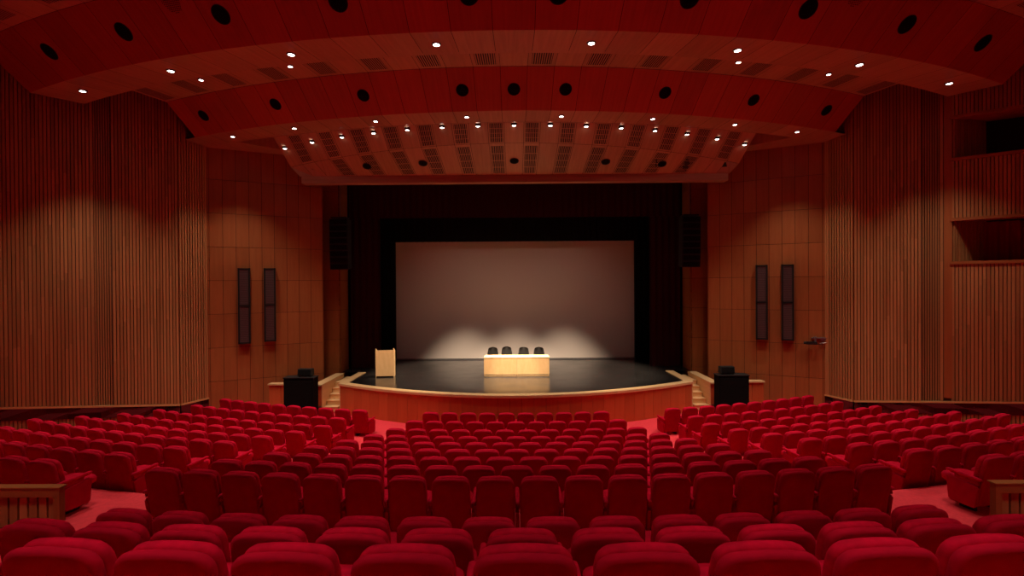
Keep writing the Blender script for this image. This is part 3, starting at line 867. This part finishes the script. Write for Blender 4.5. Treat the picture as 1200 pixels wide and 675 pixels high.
for k, kk in enumerate((-12, -8, -4, 0, 4, 8, 12)):
    x, y, z = cpt(39.2, 7.18, kk * A1 * .8)
    downlight((x, y, z), 'downlight in the raised ceiling above the back of the hall, %s' % nm(k, 7), 'downlights above the back of the hall', P_REAR * 2.0, .075, cone=46)

# dark round ports in the fascias, some holding stage spotlights
def port(R, h, th, slope, label, group, r=.165, perforated=False, spot=None):
    x, y, z = cpt(R, h, th)
    t = thing('ceiling_port', label, 'ceiling port', (x, y, z), -th * -1, group)
    nrm = Vector(slope).normalized()                      # outward normal for th=0
    t.rotation_euler = (0, 0, th)
    uu = Vector((1, 0, 0)); vv = nrm.cross(uu).normalized()
    n = 28
    def ring(rad, off): return [uu * rad * math.cos(2 * PI * j / n) + vv * rad * math.sin(2 * PI * j / n) + nrm * off for j in range(n)]
    if not perforated:
        s = MB(); s.grid([ring(r * 1.0, .004), ring(r * 1.09, .010), ring(r * 1.10, .0)], M['ring'] if r < .1 else M['black'], caps=(False, False)); s.build('trim_ring', t)
        s = MB(); s.grid([ring(.001, .006), ring(r * .5, .006), ring(r * 1.02, .006)], M['black_cloth'], caps=(True, False))
        s.grid([ring(r * .35, .012), ring(r * .62, .016), ring(r * .66, .008)], M['black_cloth'], caps=(False, False)); s.build('baffle', t)
    else:
        s = MB()
        for i in range(-6, 7):
            for j in range(-6, 7):
                px, py = i * .036 + (j % 2) * .018, j * .036
                if math.hypot(px, py) > r: continue
                c = uu * px + vv * py + nrm * .004
                s.face([c + uu * .012 * math.cos(q * PI / 3) + vv * .012 * math.sin(q * PI / 3) for q in range(6)], M['black_cloth'])
        s.build('perforation', t)
    return t
f1n = (0, -.91, -1.0); f1n = Vector((0, -(6.28 - 5.37), -1.0))
k = 0
for kk in (-13, -10, -7, -4, -1, 1, 4, 7, 10, 13):
    port(31.5, 5.825, kk * A1, f1n, 'black round port in the front red fascia, %s of ten' % nm(k, 10), 'ports in the front fascia', r=.185); k += 1
for sgn in (-1, 1):
    port(31.78, 6.08, sgn * 8.1 * A1, f1n, 'round perforated patch in the front red fascia, on the %s' % ('left' if sgn < 0 else 'right'), 'perforated patches', r=.22, perforated=True)
f2n = Vector((0, -(5.93 - 5.06), -.9))
k = 0
for kk in (-14, -10, -6, -2, 0, 2, 6, 10, 14):
    port(27.65, 5.495, kk * A2, f2n, 'black round port in the second red fascia, %s of nine' % nm(k, 9), 'ports in the second fascia', r=.165); k += 1
# ports in the vented ceiling
for k, X in enumerate((-5.15, -3.15, 0, 3.15, 5.15)):
    a = curveM(X); b_ = curveB(X / .96)
    p = a.lerp(b_, .52 if X else .52); p.z -= .01
    nrm = Vector((0, -(a.z - b_.z), -(b_.y - a.y))).normalized()
    t = thing('ceiling_port', 'small dark port in the vented ceiling above the stage, %s of five' % nm(k, 5), 'ceiling port', tuple(p), 0, 'ports in the vented ceiling')
    uu = Vector((1, 0, 0)); vv = nrm.cross(uu); n = 20
    def ring(rad, off): return [uu * rad * math.cos(2 * PI * j / n) + vv * rad * math.sin(2 * PI * j / n) + nrm * off for j in range(n)]
    s = MB(); s.grid([ring(.12, .0), ring(.15, .03), ring(.155, .0)], M['black'], caps=(False, False)); s.build('trim_ring', t)
    s = MB(); s.grid([ring(.001, .012), ring(.13, .012)], M['black_cloth'], caps=(True, False)); s.build('baffle', t)

def stage_spot(loc, aim, watts, cone, label, blend=.4, color=(1.0, .76, .52), arm=.45, soft=.05):
    t = thing('stage_spotlight', label, 'spotlight', loc, 0, 'stage spotlights')
    v_ = (Vector(aim) - Vector(loc)).normalized()
    s = MB(); s.tube(-v_ * .28, v_ * .02, .10, M['black'], 18); s.build('lamp_housing', t)
    s = MB(); s.tube((0, 0, 0), (0, 0, arm), .015, M['black'], 8); s.build('hanging_arm', t)
    ld = bpy.data.lights.new('spot_beam', 'SPOT'); ld.energy = watts; ld.color = color
    ld.spot_size = math.radians(cone); ld.spot_blend = blend; ld.shadow_soft_size = soft
    lo = bpy.data.objects.new('spot_beam', ld); COL.objects.link(lo); lo.parent = t
    lo.location = v_ * .06; lo.rotation_euler = v_.to_track_quat('-Z', 'Y').to_euler()
for k, x_ in enumerate((-2.2, 0, 2.2)):
    stage_spot((x_, 11.5, Z(5.78)), (x_ * .25, 18.6, 1.45), P_SPOT, 15, 'black stage spotlight hung behind the front soffit, aimed at the tables, %s' % nm(k, 3))
stage_spot((-3.4, 11.6, Z(5.80)), (-5.0, 18.5, 1.6), P_SPOT * .8, 9, 'black stage spotlight hung behind the front soffit, aimed at the lectern')
for k, x_ in enumerate((-2.6, -.9, .9, 2.6)):
    stage_spot((x_, 17.7, Z(4.03)), (x_ * 1.1, 22.8, ST + 1.6), P_WASH, 70, 'added unseen spotlight behind the ceiling lip that washes the screen, %s' % nm(k, 4), blend=1.0, arm=3.2, color=(1.0, .66, .53))
for k, x_ in enumerate((-2.3, 0, 2.3)):
    stage_spot((x_, 19.5, 9.3), (x_ * 1.0, 19.55, ST), P_POOL, 53, 'black stage spotlight hung high over the stage and pointing straight down, %s' % nm(k, 3), blend=.5, soft=.15, arm=2.7)

# ------------------------------------------------------------------ seats
def pillow(mb, w0, w1, z0, z1, y0, y1, rt, rb, m_, edge=.03, lean=0.17, zref=SEAT_H, arch=0.012):
    """upholstered slab: outline tapers from width w0 (bottom) to w1 (top), corner radii rt/rb, rounded faces"""
    pts = []
    def corner(cx, cz, r, a0):
        for i in range(6):
            a = a0 + (PI / 2) * i / 5
            pts.append((cx + r * math.cos(a), cz + r * math.sin(a)))
    corner(w0 / 2 - rb, z0 + rb, rb, -PI / 2)
    h = (z0 + z1) / 2
    pts.append(((w0 * .5 + w1 * .5) / 2 + .006, h)); pts.append(((w0 * .2 + w1 * .8) / 2 + .004, z0 + (z1 - z0) * .72))
    corner(w1 / 2 - rt, z1 - rt, rt, 0)
    for q in (-.5, 0, .5): pts.append((-q * (w1 / 2 - rt), z1 + arch * (1 - q * q)))
    corner(-w1 / 2 + rt, z1 - rt, rt, PI / 2)
    pts.append((-(w0 * .2 + w1 * .8) / 2 - .004, z0 + (z1 - z0) * .72)); pts.append((-(w0 * .5 + w1 * .5) / 2 - .006, h))
    corner(-w0 / 2 + rb, z0 + rb, rb, PI)
    cx, cz = 0, (z0 + z1) / 2
    rings = []
    for t, ins in ((0, edge * 1.0 + .05), (0, edge), (.08, edge * .45), (.25, edge * .1), (.5, 0), (.75, edge * .1), (.92, edge * .45), (1, edge), (1, edge + .05)):
        y = y0 + (y1 - y0) * t
        ring = []
        for (x, z) in pts:
            sx = (abs(x) - ins) / abs(x) if abs(x) > ins else 0
            hz = (z1 - z0) / 2; dz = z - cz
            sz = max(0, (abs(dz) - ins)) / abs(dz) if abs(dz) > 1e-6 else 0
            X_, Z_ = x * sx, cz + dz * sz
            ring.append((X_, y + (zref - Z_) * lean, Z_))
        rings.append(ring[::-1])
    mb.grid(rings, m_)

def make_seat():
    t = thing('auditorium_seat', '', 'seat', (0, 0, 0), 0, 'red velvet auditorium seats')
    s = MB(); pillow(s, .497, .482, .09, .820, -.078, -.008, .085, .05, M['velvet_back'], edge=.024, arch=.008); s.build('backrest', t)
    s = MB(); pillow(s, .47, .462, .40, .826, -.012, .070, .09, .05, M['velvet'], edge=.032, arch=.008); s.build('back_cushion', t)
    s = MB(); rings = []
    for (y, w_, za, zb) in ((.12, .19, .32, .40), (.16, .225, .29, .435), (.32, .23, .28, .445), (.48, .225, .28, .445), (.55, .21, .30, .43), (.58, .17, .34, .40)):
        ring = []; n = 20
        for j in range(n):
            a = 2 * PI * j / n; c_, s2 = math.cos(a), math.sin(a)
            ring.append((w_ * math.copysign(abs(c_) ** .45, c_), y, (za + zb) / 2 + (zb - za) / 2 * math.copysign(abs(s2) ** .6, s2)))
        rings.append(ring)
    s.grid(rings, M['velvet']); s.build('seat_cushion', t)
    for sx in (-1, 1):
        s = MB(); s.box((sx * .17, .22, .05), (.045, .20, .10), M['black']); s.box((sx * .17, .22, .17), (.03, .05, .26), M['black']); s.build('foot', t)
    return t
def arm_meshes():
    s = MB(); rings = []
    for (y, hw, hz, zc_) in ((-.03, .018, .013, .500), (-.01, .024, .024, .500), (.20, .027, .027, .505), (.36, .027, .028, .512), (.41, .024, .022, .515), (.43, .012, .012, .515)):
        rings.append([(hw * math.copysign(abs(math.cos(2 * PI * j / 14)) ** .7, math.cos(2 * PI * j / 14)), y, zc_ + hz * math.sin(2 * PI * j / 14)) for j in range(14)])
    s.grid(rings, M['velvet'])
    s.box((0, .16, .46), (.03, .30, .08), M['velvet_back'])
    a = s.build('armrest')
    s = MB(); prof = [(.07, .08), (.36, .08), (.395, .11), (.42, .42), (.39, .445), (.03, .40), (.0, .375), (.04, .11)]
    rings = []
    for (x, ins) in ((-.024, .03), (-.024, .012), (-.015, 0), (.015, 0), (.024, .012), (.024, .03)):
        cy, cz_ = .21, .26
        rings.append([(x, cy + (y - cy) * (1 - ins / .2), cz_ + (z - cz_) * (1 - ins / .2)) for y, z in prof])
    s.grid(rings, M['velvet_back'], smooth=False)
    b_ = s.build('side_panel')
    return a, b_
proto = make_seat()
armA, armB = arm_meshes()
armA.parent = proto; armB.parent = proto
ARMX = -.281
armA.location.x = ARMX; armB.location.x = ARMX
used = [False]
def seat(i, s_, label, extra=False, dpos=0.0):
    y0, h = ROWS[i]; R = FC - y0
    th = s_ / R
    loc = (R * math.sin(th), FC - R * math.cos(th), FLOOR_Z[i])
    rot = (0, 0, th)
    if not used[0]:
        used[0] = True; o = proto; o.location = loc; o.rotation_euler = rot; o['label'] = label
    else:
        o = dup(proto, loc, rot, label)
    if extra:
        for src in (armA, armB):
            c = src.copy(); COL.objects.link(c); c.parent = o; c.location.x = -ARMX
    return o
PC, PS = .5625, .583
count = 0
for i in range(1, 10):                      # centre block
    n = 9 + i
    for k in range(n):
        seat(i, (k - (n - 1) / 2) * PC, "red velvet seat, %s from the left in the centre block's %s row from the stage" % (ORD[k + 1], ORD[i]), k == n - 1); count += 1
S0 = {1: 4.77, 2: 5.11, 3: 5.11, 4: 5.40, 5: 5.70, 6: 5.95, 7: 6.27, 8: 6.50, 9: 6.78}
NSIDE = {1: 10, 2: 10, 3: 11, 4: 11, 5: 11, 6: 11, 7: 10, 8: 6, 9: 3}
for sgn, side in ((-1, 'left'), (1, 'right')):
    for i in range(1, 10):
        n = NSIDE[i]
        for k in range(n):
            edge = (sgn < 0 and k == 0) or (sgn > 0 and k == n - 1)
            seat(i, sgn * (S0[i] + PS * k), "red velvet seat, %s from the aisle in the %s block's %s row from the stage" % (ORD[k + 1], side, ORD[i]), edge); count += 1
for i, n, nmx in ((10, 14, 'farthest'), (11, 13, 'middle'), (12, 9, 'nearest')):   # rear block
    for k in range(n):
        seat(i, (k - (n - 1) / 2) * .563 + .02, "large red velvet seat in the foreground, %s from the left in the %s foreground row" % (ORD[k + 1], nmx), k == n - 1); count += 1
print('SEATS', count)

# ------------------------------------------------------------------ slatted guard walls at both sides of the rear block
for sgn in (-1, 1):
    side = 'left' if sgn < 0 else 'right'
    yv = 4.62
    zf = FLOOR_Z[9]
    zt = EYE - (236 * yv / 560)
    xe = .955 * (yv + .06) if sgn < 0 else .985 * (yv + .06)
    Wd = 2.6
    t = thing('guard_wall', 'low slatted wooden guard wall with pale frame at the %s of the foreground seats' % side, 'guard wall', (sgn * (xe + Wd / 2), yv, zf), 0, 'slatted guard walls')
    H = zt - zf
    s = MB(); s.box((0, .03, H - .05), (Wd, .06, .085), M['panel_wood'], rnd=.9, vaxis=(1, 0, 0)); s.box((0, .04, H - .003), (Wd + .01, .09, .012), M['panel_wood'], rnd=1, vaxis=(1, 0, 0)); s.build('cap', t)
    s = MB(); s.box((-sgn * (Wd / 2 - .03), .03, H / 2 - .045), (.06, .06, H - .09), M['panel_wood'], rnd=.8, vaxis=(0, 0, 1)); s.build('post', t)
    s = MB(); s.box((0, .062, H / 2 - .05), (Wd - .1, .008, H - .1), M['slat_back']); s.build('backing', t)
    k = 0; x = -Wd / 2 + .11
    s = MB()
    while x < Wd / 2 - .06:
        s.box((x, .038, H / 2 - .045), (.075, .03, H - .09), M['slat_wood'], rnd=rr(), vaxis=(0, 0, 1)); x += .096
    s.build('slat_panel', t)
